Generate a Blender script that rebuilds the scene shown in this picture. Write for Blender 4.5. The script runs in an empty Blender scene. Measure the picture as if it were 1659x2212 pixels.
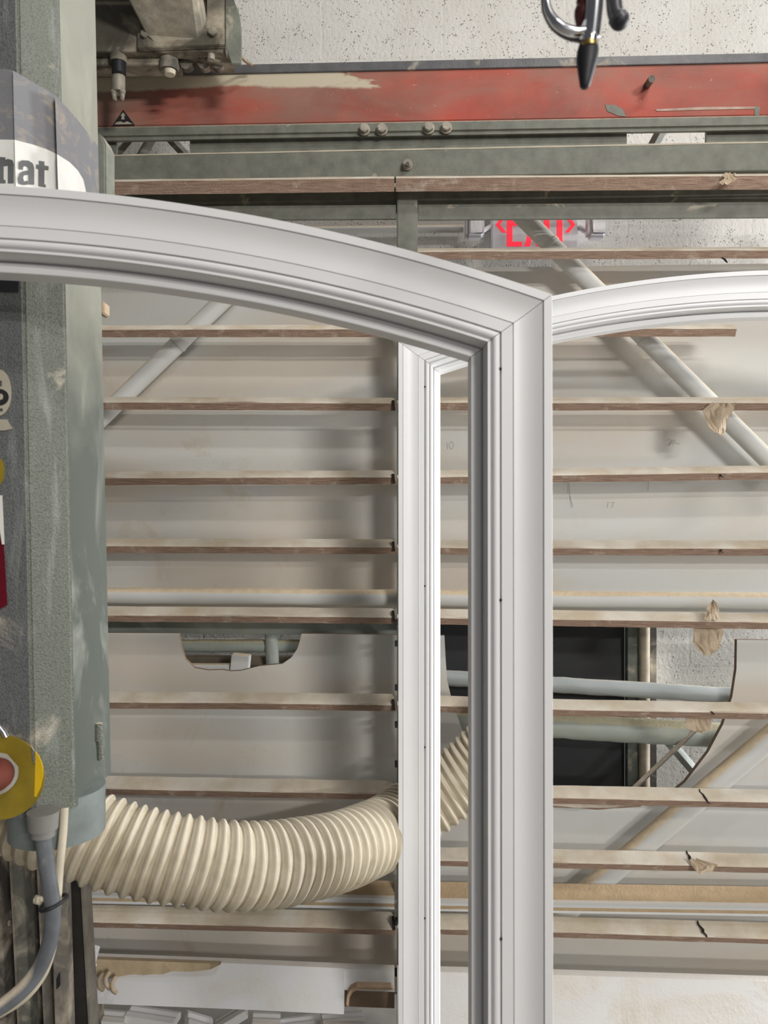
import bpy, bmesh, math, random
from mathutils import Vector, Matrix, noise as mnoise
random.seed(7)
S = bpy.context.scene
COL = S.collection
# ------------------------------------------------------------------ camera
F, CX, CY, H = 1700.0, 829.5, 1106.0, 1.60
cam = bpy.data.cameras.new('camera'); camo = bpy.data.objects.new('camera', cam); COL.objects.link(camo)
cam.sensor_fit = 'HORIZONTAL'; cam.sensor_width = 36.0; cam.lens = 36.0 * F / 1659.0
camo.location = (0, 0, H); camo.rotation_euler = (math.pi / 2, 0, 0)
cam.dof.use_dof = True; cam.dof.focus_distance = 1.75; cam.dof.aperture_fstop = 9.0
cam.clip_start = 0.02
S.camera = camo
# ------------------------------------------------------------------ world, lamps, exposure
w = bpy.data.worlds.new('world'); S.world = w; w.use_nodes = True
w.node_tree.nodes['Background'].inputs[0].default_value = (0.93, 0.95, 1.0, 1)
w.node_tree.nodes['Background'].inputs[1].default_value = 0.11
S.view_settings.view_transform = 'Standard'; S.view_settings.look = 'None'
S.view_settings.gamma = 1; S.view_settings.use_curve_mapping = False
S.view_settings.exposure = -0.34
def lamp(name, loc, tgt, sx, sy, power, color=(1, 0.97, 0.93)):
    l = bpy.data.lights.new(name, 'AREA'); l.shape = 'RECTANGLE'; l.size = sx; l.size_y = sy
    l.energy = power; l.color = color
    o = bpy.data.objects.new(name, l); COL.objects.link(o); o.location = loc
    d = Vector(tgt) - Vector(loc); o.rotation_euler = d.to_track_quat('-Z', 'Y').to_euler()
    return o
lamp('ceiling_tube_light', (0.95, 0.75, 3.6), (0.3, 2.2, 1.4), 0.7, 0.07, 14)
lamp('ceiling_tube_light', (1.15, -1.0, 3.6), (0.2, 2.2, 1.4), 0.8, 0.06, 28)
lamp('ceiling_tube_light', (2.7, -4.0, 3.3), (0.2, 2.2, 1.4), 1.2, 0.08, 132)
lamp('ceiling_tube_light', (4.6, -7.2, 3.3), (0.2, 2.2, 1.4), 1.6, 0.10, 290)
lamp('wall_tube_light', (0.6, 2.30, 5.2), (0.6, 2.6, 1.2), 2.4, 0.08, 29)
lamp('side_fill_light', (3.4, 2.25, 1.9), (0.9, 2.6, 1.6), 0.5, 1.6, 210, (0.95, 0.97, 1))  # added side fill that brightens the wall behind the frame
lamp('rear_fill_light', (0.8, -4.5, 1.7), (0.0, 1.5, 1.3), 2.6, 1.6, 20, (0.95, 0.97, 1))  # added soft frontal fill behind the camera

# ------------------------------------------------------------------ placing helpers
K = 0.035
def W(px, py, Y): return Vector(((px - CX) / F * Y, Y, H - (py - CY) / F * Y))
def M(px, py, d):
    a = (px - CX) / F
    return W(px, py, d / (1 + K * a))
def link(name, me, mat=None, parent=None):
    o = bpy.data.objects.new(name, me); COL.objects.link(o)
    if mat:
        for m in (mat if isinstance(mat, (list, tuple)) else [mat]): me.materials.append(m)
    if parent is not None:
        root = parent
        off = Vector((0, 0, 0))
        while root is not None: off += root.location; root = root.parent
        me.transform(Matrix.Translation(-off)); o.parent = parent
    return o
def finish(name, bm, mat, parent=None, smooth=False, angle=None, bevel=0, bseg=2, normals=True):
    if normals: bmesh.ops.recalc_face_normals(bm, faces=bm.faces)
    if bevel:
        es = [e for e in bm.edges if len(e.link_faces) == 2 and e.calc_face_angle(0) > 0.6]
        bmesh.ops.bevel(bm, geom=es, offset=bevel, segments=bseg, affect='EDGES', clamp_overlap=True)
    me = bpy.data.meshes.new(name); bm.to_mesh(me); bm.free()
    if smooth:
        for p in me.polygons: p.use_smooth = True
        if angle:
            me.set_sharp_from_angle(angle=math.radians(angle))
    return link(name, me, mat, parent)
def thing(name, label, cat, loc=(0, 0, 0), group=None):
    o = bpy.data.objects.new(name, None); COL.objects.link(o); o.location = loc; o.empty_display_size = 0.05
    o['label'] = label; o['category'] = cat
    if group: o['group'] = group
    return o
def tag(o, label, cat, group=None):
    o['label'] = label; o['category'] = cat
    if group: o['group'] = group
    return o
def struct(o): o['kind'] = 'structure'; return o
def prism(bm, pts, vec):
    """closed outline (list of Vector) extruded by vec"""
    n = len(pts)
    a = [bm.verts.new(p) for p in pts]; b = [bm.verts.new(Vector(p) + Vector(vec)) for p in pts]
    bm.faces.new(a); bm.faces.new(b[::-1])
    for i in range(n): bm.faces.new((a[i], b[i], b[(i + 1) % n], a[(i + 1) % n]))
def box(bm, c, s, rot=None):
    m = Matrix.Translation(c) @ (rot.to_4x4() if rot is not None else Matrix.Identity(4)) @ Matrix.Diagonal((s[0], s[1], s[2], 1))
    bmesh.ops.create_cube(bm, size=1, matrix=m)
def cyl(bm, p0, p1, r0, r1=None, seg=24, caps=True):
    p0 = Vector(p0); p1 = Vector(p1); r1 = r0 if r1 is None else r1
    d = p1 - p0; q = d.to_track_quat('Z', 'Y')
    m = Matrix.Translation((p0 + p1) / 2) @ q.to_matrix().to_4x4()
    bmesh.ops.create_cone(bm, cap_ends=caps, segments=seg, radius1=r0, radius2=r1, depth=d.length, matrix=m)
def catmull(pts, n=12):
    out = []; P = [pts[0]] + list(pts) + [pts[-1]]
    for i in range(1, len(P) - 2):
        for j in range(n):
            t = j / n
            out.append(0.5 * ((2 * P[i]) + (P[i + 1] - P[i - 1]) * t + (2 * P[i - 1] - 5 * P[i] + 4 * P[i + 1] - P[i + 2]) * t * t + (3 * P[i] - P[i - 1] - 3 * P[i + 1] + P[i + 2]) * t ** 3))
    out.append(P[-2]); return out
def tube(bm, pts, rad, seg=16, caps=True, rough=0.0):
    """rad: number or function(i, angle, arclength)"""
    pts = [Vector(p) for p in pts]; rings = []; up = None; L = 0
    for i, p in enumerate(pts):
        t = (pts[min(i + 1, len(pts) - 1)] - pts[max(i - 1, 0)]).normalized()
        if up is None:
            up = Vector((0, 0, 1)) if abs(t.z) < 0.9 else Vector((0, 1, 0))
        up = (up - t * up.dot(t)).normalized(); sd = t.cross(up)
        if i: L += (p - pts[i - 1]).length
        ring = []
        for k in range(seg):
            a = 2 * math.pi * k / seg
            r = rad(i, a, L) if callable(rad) else rad
            if rough: r += rough * mnoise.noise(Vector((p.x * 30, p.z * 30 + math.cos(a), math.sin(a) * 2 + p.y * 30)))
            ring.append(bm.verts.new(p + up * (math.cos(a) * r) + sd * (math.sin(a) * r)))
        rings.append(ring)
    for i in range(len(rings) - 1):
        for k in range(seg):
            bm.faces.new((rings[i][k], rings[i][(k + 1) % seg], rings[i + 1][(k + 1) % seg], rings[i + 1][k]))
    if caps: bm.faces.new(rings[0][::-1]); bm.faces.new(rings[-1])
def member(bm, pts, d, sec, sub=1, wob=0.0, seed=0.0):
    """long member running along the saw: pts (px,py) give its line, sec the closed (dy,dz) section"""
    P = [M(px, py, d) for px, py in pts]; xs = []
    for a, b in zip(P, P[1:]):
        for j in range(sub): xs.append(a.lerp(b, j / sub))
    xs.append(P[-1]); rings = []
    for p in xs:
        ring = []
        for j, (dy, dz) in enumerate(sec):
            q = Vector((p.x, d + dy - K * p.x, p.z + dz))
            if wob: q += Vector((0, mnoise.noise(Vector((p.x * 14 + seed, j * 1.7, seed))), mnoise.noise(Vector((p.x * 14, j * 1.3 + 9, seed))))) * wob
            ring.append(bm.verts.new(q))
        rings.append(ring)
    n = len(sec)
    for a, b in zip(rings, rings[1:]):
        for j in range(n): bm.faces.new((a[j], a[(j + 1) % n], b[(j + 1) % n], b[j]))
    bm.faces.new(rings[0]); bm.faces.new(rings[-1][::-1])
def rect(y0, y1, z0, z1): return [(y0, z0), (y1, z0), (y1, z1), (y0, z1)]

# ------------------------------------------------------------------ materials
class NT:
    def __init__(s, name):
        s.m = bpy.data.materials.new(name); s.m.use_nodes = True; s.t = s.m.node_tree; s.t.nodes.clear()
        s.out = s.n('ShaderNodeOutputMaterial'); s.b = s.n('ShaderNodeBsdfPrincipled')
        s.l(s.b.outputs[0], s.out.inputs[0]); s.co = s.n('ShaderNodeTexCoord').outputs['Object']
        s.nz = None; s.last = None
    def n(s, t, **k):
        x = s.t.nodes.new(t)
        for a, b in k.items(): setattr(x, a, b)
        return x
    def l(s, a, b): s.t.links.new(a, b)
    def mapv(s, sc):
        m = s.n('ShaderNodeMapping'); m.inputs['Scale'].default_value = sc; s.l(s.co, m.inputs[0]); return m.outputs[0]
    def noise(s, scale, detail=4, rough=.55, sc=None, dist=0):
        x = s.n('ShaderNodeTexNoise'); x.inputs['Scale'].default_value = scale; x.inputs['Detail'].default_value = detail
        x.inputs['Roughness'].default_value = rough; x.inputs['Distortion'].default_value = dist
        s.l(s.mapv(sc) if sc else s.co, x.inputs['Vector']); return x.outputs['Fac']
    def vor(s, scale, feature='F1', sc=None):
        x = s.n('ShaderNodeTexVoronoi', feature=feature); x.inputs['Scale'].default_value = scale
        s.l(s.mapv(sc) if sc else s.co, x.inputs['Vector']); return x.outputs['Distance']
    def ramp(s, v, a, b, lo=0.0, hi=1.0):
        x = s.n('ShaderNodeMapRange'); x.inputs['From Min'].default_value = a; x.inputs['From Max'].default_value = b
        x.inputs['To Min'].default_value = lo; x.inputs['To Max'].default_value = hi
        s.l(v, x.inputs['Value']); return x.outputs[0]
    def math(s, op, a, b=None, clamp=False):
        x = s.n('ShaderNodeMath', operation=op); x.use_clamp = clamp
        for i, v in enumerate((a, b)):
            if v is None: continue
            if isinstance(v, (int, float)): x.inputs[i].default_value = v
            else: s.l(v, x.inputs[i])
        return x.outputs[0]
    def mix(s, fac, a, b):
        x = s.n('ShaderNodeMix', data_type='RGBA')
        if isinstance(fac, (int, float)): x.inputs[0].default_value = fac
        else: s.l(fac, x.inputs[0])
        for i, v in ((6, a), (7, b)):
            if isinstance(v, tuple): x.inputs[i].default_value = (*v, 1) if len(v) == 3 else v
            else: s.l(v, x.inputs[i])
        return x.outputs[2]
    def up(s, a=.25, b=.75):
        g = s.n('ShaderNodeNewGeometry'); x = s.n('ShaderNodeSeparateXYZ'); s.l(g.outputs['Normal'], x.inputs[0])
        return s.ramp(x.outputs[2], a, b)
    def pos(s):
        x = s.n('ShaderNodeSeparateXYZ'); g = s.n('ShaderNodeNewGeometry'); s.l(g.outputs['Position'], x.inputs[0]); return x.outputs
    def color(s, c):
        if isinstance(c, tuple): s.b.inputs['Base Color'].default_value = (*c, 1)
        else: s.l(c, s.b.inputs['Base Color'])
    def rough(s, r, metal=0.0, spec=None):
        if isinstance(r, (int, float)): s.b.inputs['Roughness'].default_value = r
        else: s.l(r, s.b.inputs['Roughness'])
        s.b.inputs['Metallic'].default_value = metal
        if spec is not None: s.b.inputs['Specular IOR Level'].default_value = spec
    def bump(s, v, strength, dist):
        x = s.n('ShaderNodeBump'); x.inputs['Strength'].default_value = strength; x.inputs['Distance'].default_value = dist
        s.l(v, x.inputs['Height'])
        if s.last: s.l(s.last, x.inputs['Normal'])
        s.last = x.outputs[0]; s.l(s.last, s.b.inputs['Normal'])
def plain(name, c, r=.5, metal=0, spec=None, var=.12, bump=0.0, bscale=200):
    t = NT(name); f = t.noise(23, 5)
    t.color(t.mix(t.ramp(f, .3, .7), tuple(x * (1 - var) for x in c), tuple(min(1, x * (1 + var)) for x in c)))
    t.rough(r, metal, spec)
    if bump: t.bump(t.noise(bscale, 4), bump, .001)
    return t.m
DUST = (.60, .50, .37); DUST2 = (.74, .66, .53)
def m_primer(name, c):
    t = NT(name); n = t.noise(6, 3); t.color(t.mix(t.ramp(n, .3, .7), tuple(x * .97 for x in c), c))
    t.rough(.42, 0, .4); t.bump(t.noise(420, 3), .12, .0006); return t.m
PRIMER = m_primer('white_primer', (.76, .75, .75)); PRIMER_LIT = m_primer('lit_white_primer', (.90, .905, .91))  # second copy lightened for the stronger light on the far casing
def m_dusty_metal(name, c, metal=.0, up0=.3, dustiness=.45, r=.5, hammer=False):
    t = NT(name)
    n = t.noise(9, 6, .6, dist=.6); f = t.math('MAXIMUM', t.up(up0, up0 + .4), t.ramp(n, .52 - .25 * (dustiness - .45), .74, 0, .8))
    d = t.mix(t.ramp(t.noise(60, 4), .35, .65), DUST, DUST2)
    base = t.mix(t.ramp(t.noise(30, 4), .3, .7), tuple(x * .8 for x in c), tuple(x * 1.2 for x in c))
    if hammer:
        v = t.vor(400, 'SMOOTH_F1'); vv = t.math('ADD', v, t.math('MULTIPLY', t.noise(300, 2), .8))
        base = t.mix(t.ramp(v, .1, .7), tuple(x * 1.2 for x in c), tuple(x * .75 for x in c)); t.bump(vv, .75, .0013)
        # a clean wiped streak and rubbed patches
        st = t.noise(5, 5, .6, sc=(6, 6, 1.1), dist=.8); base = t.mix(t.ramp(st, .56, .72, 0, .30), base, (.42, .45, .42))
    else: t.bump(t.noise(160, 5), .5, .0012)
    t.color(t.mix(f, base, d)); t.rough(t.ramp(f, 0, 1, r, .95), metal, .35); return t.m
HAMMER = m_dusty_metal('hammered_green_paint', (.150, .160, .132), dustiness=.1, r=.42, hammer=True)
HAMMER_D = m_dusty_metal('hammered_dark_paint', (.135, .14, .138), dustiness=.1, r=.42, hammer=True)
GREEN = m_dusty_metal('grey_green_paint', (.165, .168, .138), dustiness=-.1, up0=.5, r=.55)
GREEN_S = m_dusty_metal('smooth_green_paint', (.21, .22, .185), dustiness=.1, r=.5)
DARKM = m_dusty_metal('dark_dusty_steel', (.085, .078, .068), dustiness=.6, r=.6)
BOLTM = m_dusty_metal('dusty_bolt_steel', (.27, .25, .21), metal=.3, dustiness=.8, r=.5)
RUST = m_dusty_metal('dusty_black_bristle', (.022, .019, .017), dustiness=.1, r=.8)
RAILM = m_dusty_metal('dusty_aluminium', (.24, .22, .19), metal=.35, up0=.5, dustiness=.5, r=.5)
def m_slat(name='worn_wood_slat'):
    t = NT(name)
    g = t.noise(14, 6, .6, sc=(1.2, 30, 60)); wood = t.mix(t.ramp(g, .3, .7), (.17, .105, .075), (.46, .33, .25))
    edge = t.noise(26, 5, .6, sc=(1, 1, 1)); uu = t.up(.22, .42)
    patch = t.ramp(t.noise(7, 5, .6, sc=(1, 1, 1), dist=.5), .56, .72, 0, .5)
    f = t.math('MAXIMUM', uu, t.ramp(edge, .56, .75, 0, .45))
    d = t.mix(t.ramp(t.noise(9, 5), .35, .65), (.60, .505, .375), (.78, .72, .62)); d = t.mix(t.math('MULTIPLY', patch, .7), d, (.50, .43, .35))
    t.color(t.mix(f, wood, d)); t.rough(.92, 0, .15)
    t.bump(t.noise(190, 6, .65), .8, .0022); t.bump(t.noise(40, 3), .3, .003); return t.m
SLAT = m_slat()
def m_dusty_white(name, c, up0=.55, lo=.55, dust=DUST, r=.55, bump=.4):
    t = NT(name); n = t.noise(4, 7, .62, dist=.7)
    f = t.math('MAXIMUM', t.up(up0, up0 + .15), t.ramp(n, lo, lo + .2, 0, .55))
    d = t.mix(t.ramp(t.noise(38, 5), .35, .65), dust, tuple(x * 1.15 for x in dust))
    t.color(t.mix(f, t.mix(t.ramp(t.noise(2.2, 3), .35, .65), tuple(x * .95 for x in c), c), d)); t.rough(t.ramp(f, 0, 1, r, .95), 0, .35)
    t.bump(t.math('MULTIPLY', t.noise(120, 5), t.ramp(f, 0, 1, .12, 1)), bump, .004); return t.m
def m_panel():
    t = NT('dusty_white_board'); n = t.noise(1.6, 4, .5, sc=(.8, 1, 2.6), dist=.4); n2 = t.noise(7, 7, .65, dist=.6)
    base = t.mix(t.ramp(n, .38, .62), (.60, .61, .59), (.605, .55, .475)); f = t.ramp(n2, .56, .74, 0, .7)
    p = t.pos(); f = t.math('MAXIMUM', t.math('MULTIPLY', f, t.ramp(p[0], -.45, -.2, 1, .25)), t.up(.6, .75))
    t.color(t.mix(f, base, (.50, .42, .31))); t.rough(.55, 0, .35); t.bump(t.math('MULTIPLY', t.noise(110, 5), t.ramp(f, 0, 1, .15, 1)), .5, .003); return t.m
PANEL = m_panel()
PIPE = m_dusty_white('dusty_white_pipe', (.62, .625, .60), up0=.42, lo=.6, dust=(.62, .51, .36))
PIPEG = m_dusty_white('green_grey_pipe', (.34, .37, .33), up0=.5, lo=.55, dust=(.46, .42, .29), bump=.7)
PIPEB = m_dusty_white('blue_grey_pipe', (.31, .335, .33), up0=.9, lo=.7, dust=(.5, .46, .38), bump=.6)
BOARD = m_dusty_white('painted_bottom_board', (.74, .74, .74), up0=.93, lo=.50, dust=(.66, .56, .42), bump=.6)
BOARDR = m_dusty_white('dusty_bottom_board', (.76, .75, .73), up0=.93, lo=.38, dust=(.66, .58, .46), bump=.7)
LEDGE = m_dusty_white('ledge_moulding_white', (.60, .61, .60), up0=.5, lo=.6, dust=(.46, .34, .21), bump=.7)
RAW = plain('raw_mdf', (.44, .31, .20), .9, bump=.4)
RAWD = plain('dirty_board_edge', (.24, .17, .115), .95, bump=.6)
TAPE = plain('old_masking_tape', (.46, .36, .25), .6, var=.2, bump=.3)
BLACK = plain('black_rubber', (.012, .012, .015), .55, var=.2)
CRACK = plain('dark_crack', (.02, .014, .01), 1)
PENCIL = plain('pencil_line', (.25, .25, .26), .7)
CHROME = plain('worn_chrome', (.75, .75, .78), .16, 1.0, var=.08)
DKCHROME = plain('red_brown_anodised_metal', (.12, .045, .04), .3, .7)
BRASS = plain('brass', (.6, .42, .16), .35, 1)
SIGNW = plain('sign_white_plastic', (.62, .60, .63), .4)
LENS = plain('lamp_lens', (.92, .93, .95), .2, bump=.9, bscale=130)
YEL = plain('yellow_disc_plastic', (.25, .18, .015), .45, var=.2); YELB = plain('bright_yellow_plastic', (.72, .46, .01), .4)
REDK = plain('dusty_red_plastic', (.13, .022, .014), .6, var=.4); DRED = plain('dark_red_tape', (.12, .004, .012), .3)
CREAM = plain('cream_plastic', (.56, .50, .38), .6)
STICK = plain('white_sticker', (.78, .765, .72), .4, var=.06); INK = plain('faded_black_ink', (.12, .125, .125), .5, var=.3)
LABELT = plain('tan_label', (.40, .36, .28), .5); 
def m_wrap():
    t = NT('stained_grey_tape'); n = t.noise(26, 5, .6, sc=(1, 1, 1.6), dist=.8)
    c = t.mix(t.ramp(n, .52, .72), (.20, .20, .21), (.36, .31, .24)); t.color(c); t.rough(.5, 0, .4); t.bump(t.noise(30, 3), .5, .004); return t.m
WRAP = m_wrap()
def m_red():
    t = NT('worn_red_paint'); p = t.pos()
    z = t.math('SUBTRACT', p[2], t.math('MULTIPLY', p[0], -.0))
    n = t.noise(3.2, 6, .6, sc=(1, 1, 2.4), dist=.6); n2 = t.noise(90, 4, .7, sc=(.6, 1, 1))
    red = t.mix(t.ramp(t.noise(7, 4), .35, .68), (.28, .075, .055), (.48, .085, .055))
    hz = t.ramp(z, 0, 1, 0, 1)
    # grime collects towards the upper lip of the rail and at the left end
    g = t.math('ADD', t.math('MULTIPLY', t.ramp(p[0], -.85, .25, 1, 0), .55), t.ramp(z, RZ0, RZ1, -.15, .30))
    g = t.math('ADD', g, t.ramp(n, .3, .7, -.30, .50), True)
    c = t.mix(g, red, (.27, .195, .15))
    e = t.math('MULTIPLY', t.ramp(t.math('ADD', z, t.math('MULTIPLY', t.math('SUBTRACT', t.noise(5, 6, .6), .5), .05)), RZ1 - .050, RZ1 - .043), t.ramp(t.math('ADD', p[0], t.math('MULTIPLY', t.math('SUBTRACT', t.noise(9, 6, .7, sc=(1, 1, 4)), .5), .5)), -.10, -.05, 1, 0))
    c = t.mix(e, c, (.56, .49, .37)); sp = t.ramp(t.noise(150, 3, .7, sc=(.5, 1, 1)), .68, .75, 0, .6)
    c = t.mix(sp, c, (.6, .47, .36)); t.color(c); t.rough(.6, 0, .3); t.bump(t.noise(120, 5), .25, .001); return t.m
def m_wall():
    t = NT('painted_block_wall')
    m = t.n('ShaderNodeMapping'); m.inputs['Rotation'].default_value = (math.pi / 2, 0, 0); t.l(t.co, m.inputs[0])
    sx = t.n('ShaderNodeSeparateXYZ'); t.l(t.co, sx.inputs[0]); cb = t.n('ShaderNodeCombineXYZ')
    t.l(t.math('ADD', sx.outputs[0], 20.005), cb.inputs[0]); t.l(t.math('ADD', sx.outputs[2], 20 - 3.086 + H - 1.6 - .01), cb.inputs[1])
    b = t.n('ShaderNodeTexBrick'); t.l(cb.outputs[0], b.inputs['Vector']); b.inputs['Scale'].default_value = 1
    b.inputs['Brick Width'].default_value = .4; b.inputs['Row Height'].default_value = .2; b.inputs['Mortar Size'].default_value = .006
    b.inputs['Mortar Smooth'].default_value = .6
    v = t.vor(120); pits = t.ramp(v, .1, .30, 1, 0); n = t.noise(85, 6, .7, sc=(1, 1, .8)); n2 = t.noise(30, 3)
    pm = t.math('MULTIPLY', pits, t.ramp(n2, .50, .58)); 
    pm = t.math('MAXIMUM', pm, t.ramp(n, .66, .72))
    c = t.mix(t.ramp(t.noise(5, 4), .3, .7), (.66, .635, .585), (.74, .72, .675)); c = t.mix(t.math('MULTIPLY', pm, .75), c, (.30, .25, .18))
    c = t.mix(t.math('MULTIPLY', b.outputs['Fac'], .05), c, (.5, .46, .4))
    t.color(c); t.rough(.75, 0, .3)
    h = t.math('SUBTRACT', t.math('MULTIPLY', n, .55), t.math('MULTIPLY', pm, .5)); h = t.math('SUBTRACT', h, t.math('MULTIPLY', b.outputs['Fac'], .07))
    t.bump(h, 1, .010); return t.m
def m_hose():
    t = NT('dusty_hose_plastic'); n = t.noise(10, 6, .6, dist=.5)
    c = t.mix(t.ramp(n, .35, .68), (.42, .36, .25), (.62, .555, .43)); c = t.mix(t.up(.45, .95), c, (.74, .67, .54))
    c = t.mix(t.ramp(t.noise(26, 5, .7), .63, .72, 0, .6), c, (.36, .32, .23))
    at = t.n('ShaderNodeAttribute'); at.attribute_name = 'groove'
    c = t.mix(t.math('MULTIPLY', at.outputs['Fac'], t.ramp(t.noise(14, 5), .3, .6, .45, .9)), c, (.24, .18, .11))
    t.color(c); t.rough(t.ramp(n, .3, .7, .3, .75), 0, .5)
    t.b.inputs['Subsurface Weight'].default_value = .12; t.b.inputs['Subsurface Radius'].default_value = (.02, .015, .008)
    t.bump(t.noise(170, 4), .35, .001); return t.m
HOSE = m_hose(); WALL = m_wall()

# ------------------------------------------------------------------ the room
WD = 2.6
def wp(px, py): return M(px, py, WD)
fb = bmesh.new(); box(fb, (0, .2, -.05), (9, 8, .1)); struct(finish('floor', fb, plain('concrete_floor', (.30, .28, .25), .8, bump=.3)))
bm = bmesh.new()
dl, dr, dt = -.10, wp(1357, 1500).x, 2.06
def wallseg(x0, x1, z0, z1):
    prism(bm, [Vector((x0, WD - K * x0, z0)), Vector((x1, WD - K * x1, z0)), Vector((x1, WD - K * x1, z1)), Vector((x0, WD - K * x0, z1))], (0, .2, 0))
wallseg(-4, dl, 0, 4.5); wallseg(dr + .09, 4, 0, 4.5); wallseg(dl, dr + .09, dt, 4.5)
bmesh.ops.remove_doubles(bm, verts=bm.verts, dist=1e-5)
struct(finish('wall_back', bm, WALL))
bm = bmesh.new(); box(bm, ((dl + dr) / 2, WD + .030, dt / 2 + .01), (dr - dl - .002, .045, dt - .03))
door = struct(finish('door_1', bm, plain('black_door_paint', (.012, .012, .014), .6), bevel=.003))
bm = bmesh.new()
for x in (dl + .01, dr + .022): box(bm, (x, WD + .018 - K * x, dt / 2), (.045, .03, dt))
struct(finish('trim_1', bm, m_dusty_metal('door_frame_grey', (.13, .14, .12), dustiness=.3)))
# conduit standing beside the door frame
bm = bmesh.new(); p = wp(1391, 1500); cyl(bm, (p.x, p.y - .005, 0.01), (p.x, p.y - .005, 2.1), .017, seg=20)
tag(finish('wall_conduit', bm, plain('tan_dusty_conduit', (.40, .34, .26), .7, var=.25), smooth=True, angle=40), 'cream vertical conduit running beside the black doorway frame', 'pipe')
bm = bmesh.new(); p = wp(1382, 1650); 
box(bm, (p.x + .043, p.y + .01, 1.0), (.02, .03, 2.0)); struct(finish('gap_shade_strip', bm, DARKM))  # dark strip standing in for the shaded gap beside the conduit
bm = bmesh.new(); tube(bm, [M(560, 499, 2.56), M(1000, 494, 2.56)], .012, 14)
tag(finish('wall_conduit', bm, PIPE, smooth=True, angle=40), 'thin painted conduit running level along the block wall under the exit sign', 'pipe')

# ------------------------------------------------------------------ exit sign
sg = thing('exit_sign', 'white exit sign with red letters and two lamp heads on the block wall', 'sign', M(1155, 540, 2.57))
bm = bmesh.new(); prism(bm, [M(1061, 420, 2.53), M(1249, 417, 2.53), M(1249, 541, 2.53), M(1061, 541, 2.53)], (0, .05, 0)); finish('sign_box', bm, SIGNW, sg, bevel=.004)
REDL = NT('red_lit_letters'); REDL.color((.8, .01, .04)); REDL.b.inputs['Emission Color'].default_value = (1, .02, .05, 1); REDL.b.inputs['Emission Strength'].default_value = .75; REDL = REDL.m
def flat(name, polys, d, mat, parent, th=.002):
    bm = bmesh.new()
    for pl in polys: prism(bm, [M(x, y, d) for x, y in pl], (0, th, 0))
    return finish(name, bm, mat, parent)
T0, B0 = 432, 532
def R_(a, b, c, d): return [(a, b), (c, b), (c, d), (a, d)]
flat('letter', [R_(1095, T0, 1107, B0), R_(1107, T0, 1128, T0 + 11), R_(1107, 476, 1125, 487), R_(1107, B0 - 10, 1128, B0)], 2.528, REDL, sg)
flat('letter', [[(1133, B0), (1145, B0), (1171, T0), (1159, T0)], [(1171, B0), (1159, B0), (1133, T0), (1145, T0)]], 2.528, REDL, sg)
flat('letter', [R_(1175, T0, 1187, B0)], 2.528, REDL, sg)
flat('letter', [R_(1203, T0, 1215, B0), R_(1192, T0, 1226, T0 + 11)], 2.528, REDL, sg)
for s, x in ((-1, 1071), (1, 1243)):
    flat('arrow', [[(x, 485), (x - s * 14, 466), (x - s * 23, 466), (x - s * 9, 485)], [(x, 485), (x - s * 9, 485), (x - s * 23, 502), (x - s * 14, 502)]], 2.528, REDL, sg)
for x in (1025, 1287):
    bm = bmesh.new(); c = M(x, 487, 2.49); box(bm, c, (.058, .05, .086)); hd = finish('lamp_head', bm, SIGNW, sg, bevel=.01, bseg=3)
    bm = bmesh.new(); box(bm, c + Vector((.003, -.027, 0)), (.044, .006, .07)); finish('lens', bm, LENS, hd, bevel=.004)
    bm = bmesh.new(); e = M(1061 if x < 1100 else 1249, 490, 2.54); tube(bm, [c + Vector((0, .02, 0)), (c + e) / 2 + Vector((0, .02, -.01)), e], .009, 12); finish('lamp_arm', bm, SIGNW, sg, smooth=True)

# ------------------------------------------------------------------ the panel saw frame
SD = 2.15
rk = thing('panel_saw_frame', 'tall grey green panel saw frame with red guide rail and dusty wooden support slats', 'machine', (0.2, 2.2, 0))
XL, XR = 95, 1900
def mem(name, pts, d, sec, mat, bevel=.0, sub=1, wob=0, parent=rk, smooth=False):
    bm = bmesh.new(); member(bm, pts, d, sec, sub, wob, random.random() * 50); return finish(name, bm, mat, parent, bevel=bevel, smooth=smooth, angle=35 if smooth else None)
def lin(p0, p1, xs):
    return [(x, p0[1] + (p1[1] - p0[1]) * (x - p0[0]) / (p1[0] - p0[0])) for x in xs]
pz = M(829, 142, 2.0).z; RZ1 = pz; RZ0 = M(829, 270, 2.0).z
RED = m_red()
BX = [XL, 500, 900, 1300, XR]
hgt = lambda a, b, d: (b - a) / F * d
mem('guide_rail', lin((520, 152), (1659, 130), BX), 2.0, rect(0, .018, -hgt(0, 117, 2), 0), RED, .002)
mem('rail_cap', lin((520, 142), (1659, 117), BX), 2.0, rect(-.006, .03, -hgt(0, 19, 2), .0), m_dusty_metal('black_cap_strip', (.12, .12, .125), up0=.9, dustiness=.1, r=.4), .001)
mem('lower_flange', lin((230, 278), (1659, 253), BX), 2.0, [(-.008, 0), (.012, 0), (.012, -.030), (-.006, -.034), (-.006, -.026), (-.012, -.024), (-.012, -.004)], GREEN)
mem('web_plate', lin((230, 302), (1659, 283), [410, 860, 1354]), 2.014, rect(0, .01, -.06, .012), GREEN)
mem('web_plate', lin((230, 302), (1659, 283), [XL, 252]), 2.014, rect(0, .01, -.06, .012), GREEN)
mem('web_plate', lin((230, 302), (1659, 283), [1526, XR]), 2.014, rect(0, .01, -.06, .012), GREEN)
for a, b in ((300, 345), (1400, 1440)):    # struts seen through the holes
    bm = bmesh.new(); y = 300 if a < 500 else 290
    tube(bm, [M(a, y + 45, 2.12), M(b, y - 30, 2.12)], .014, 4); finish('brace_strut', bm, GREEN, rk)
bm = bmesh.new(); tube(bm, [M(345, 275, 2.1), M(405, 340, 2.1)], .012, 4); finish('brace_strut', bm, GREEN, rk)
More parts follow.
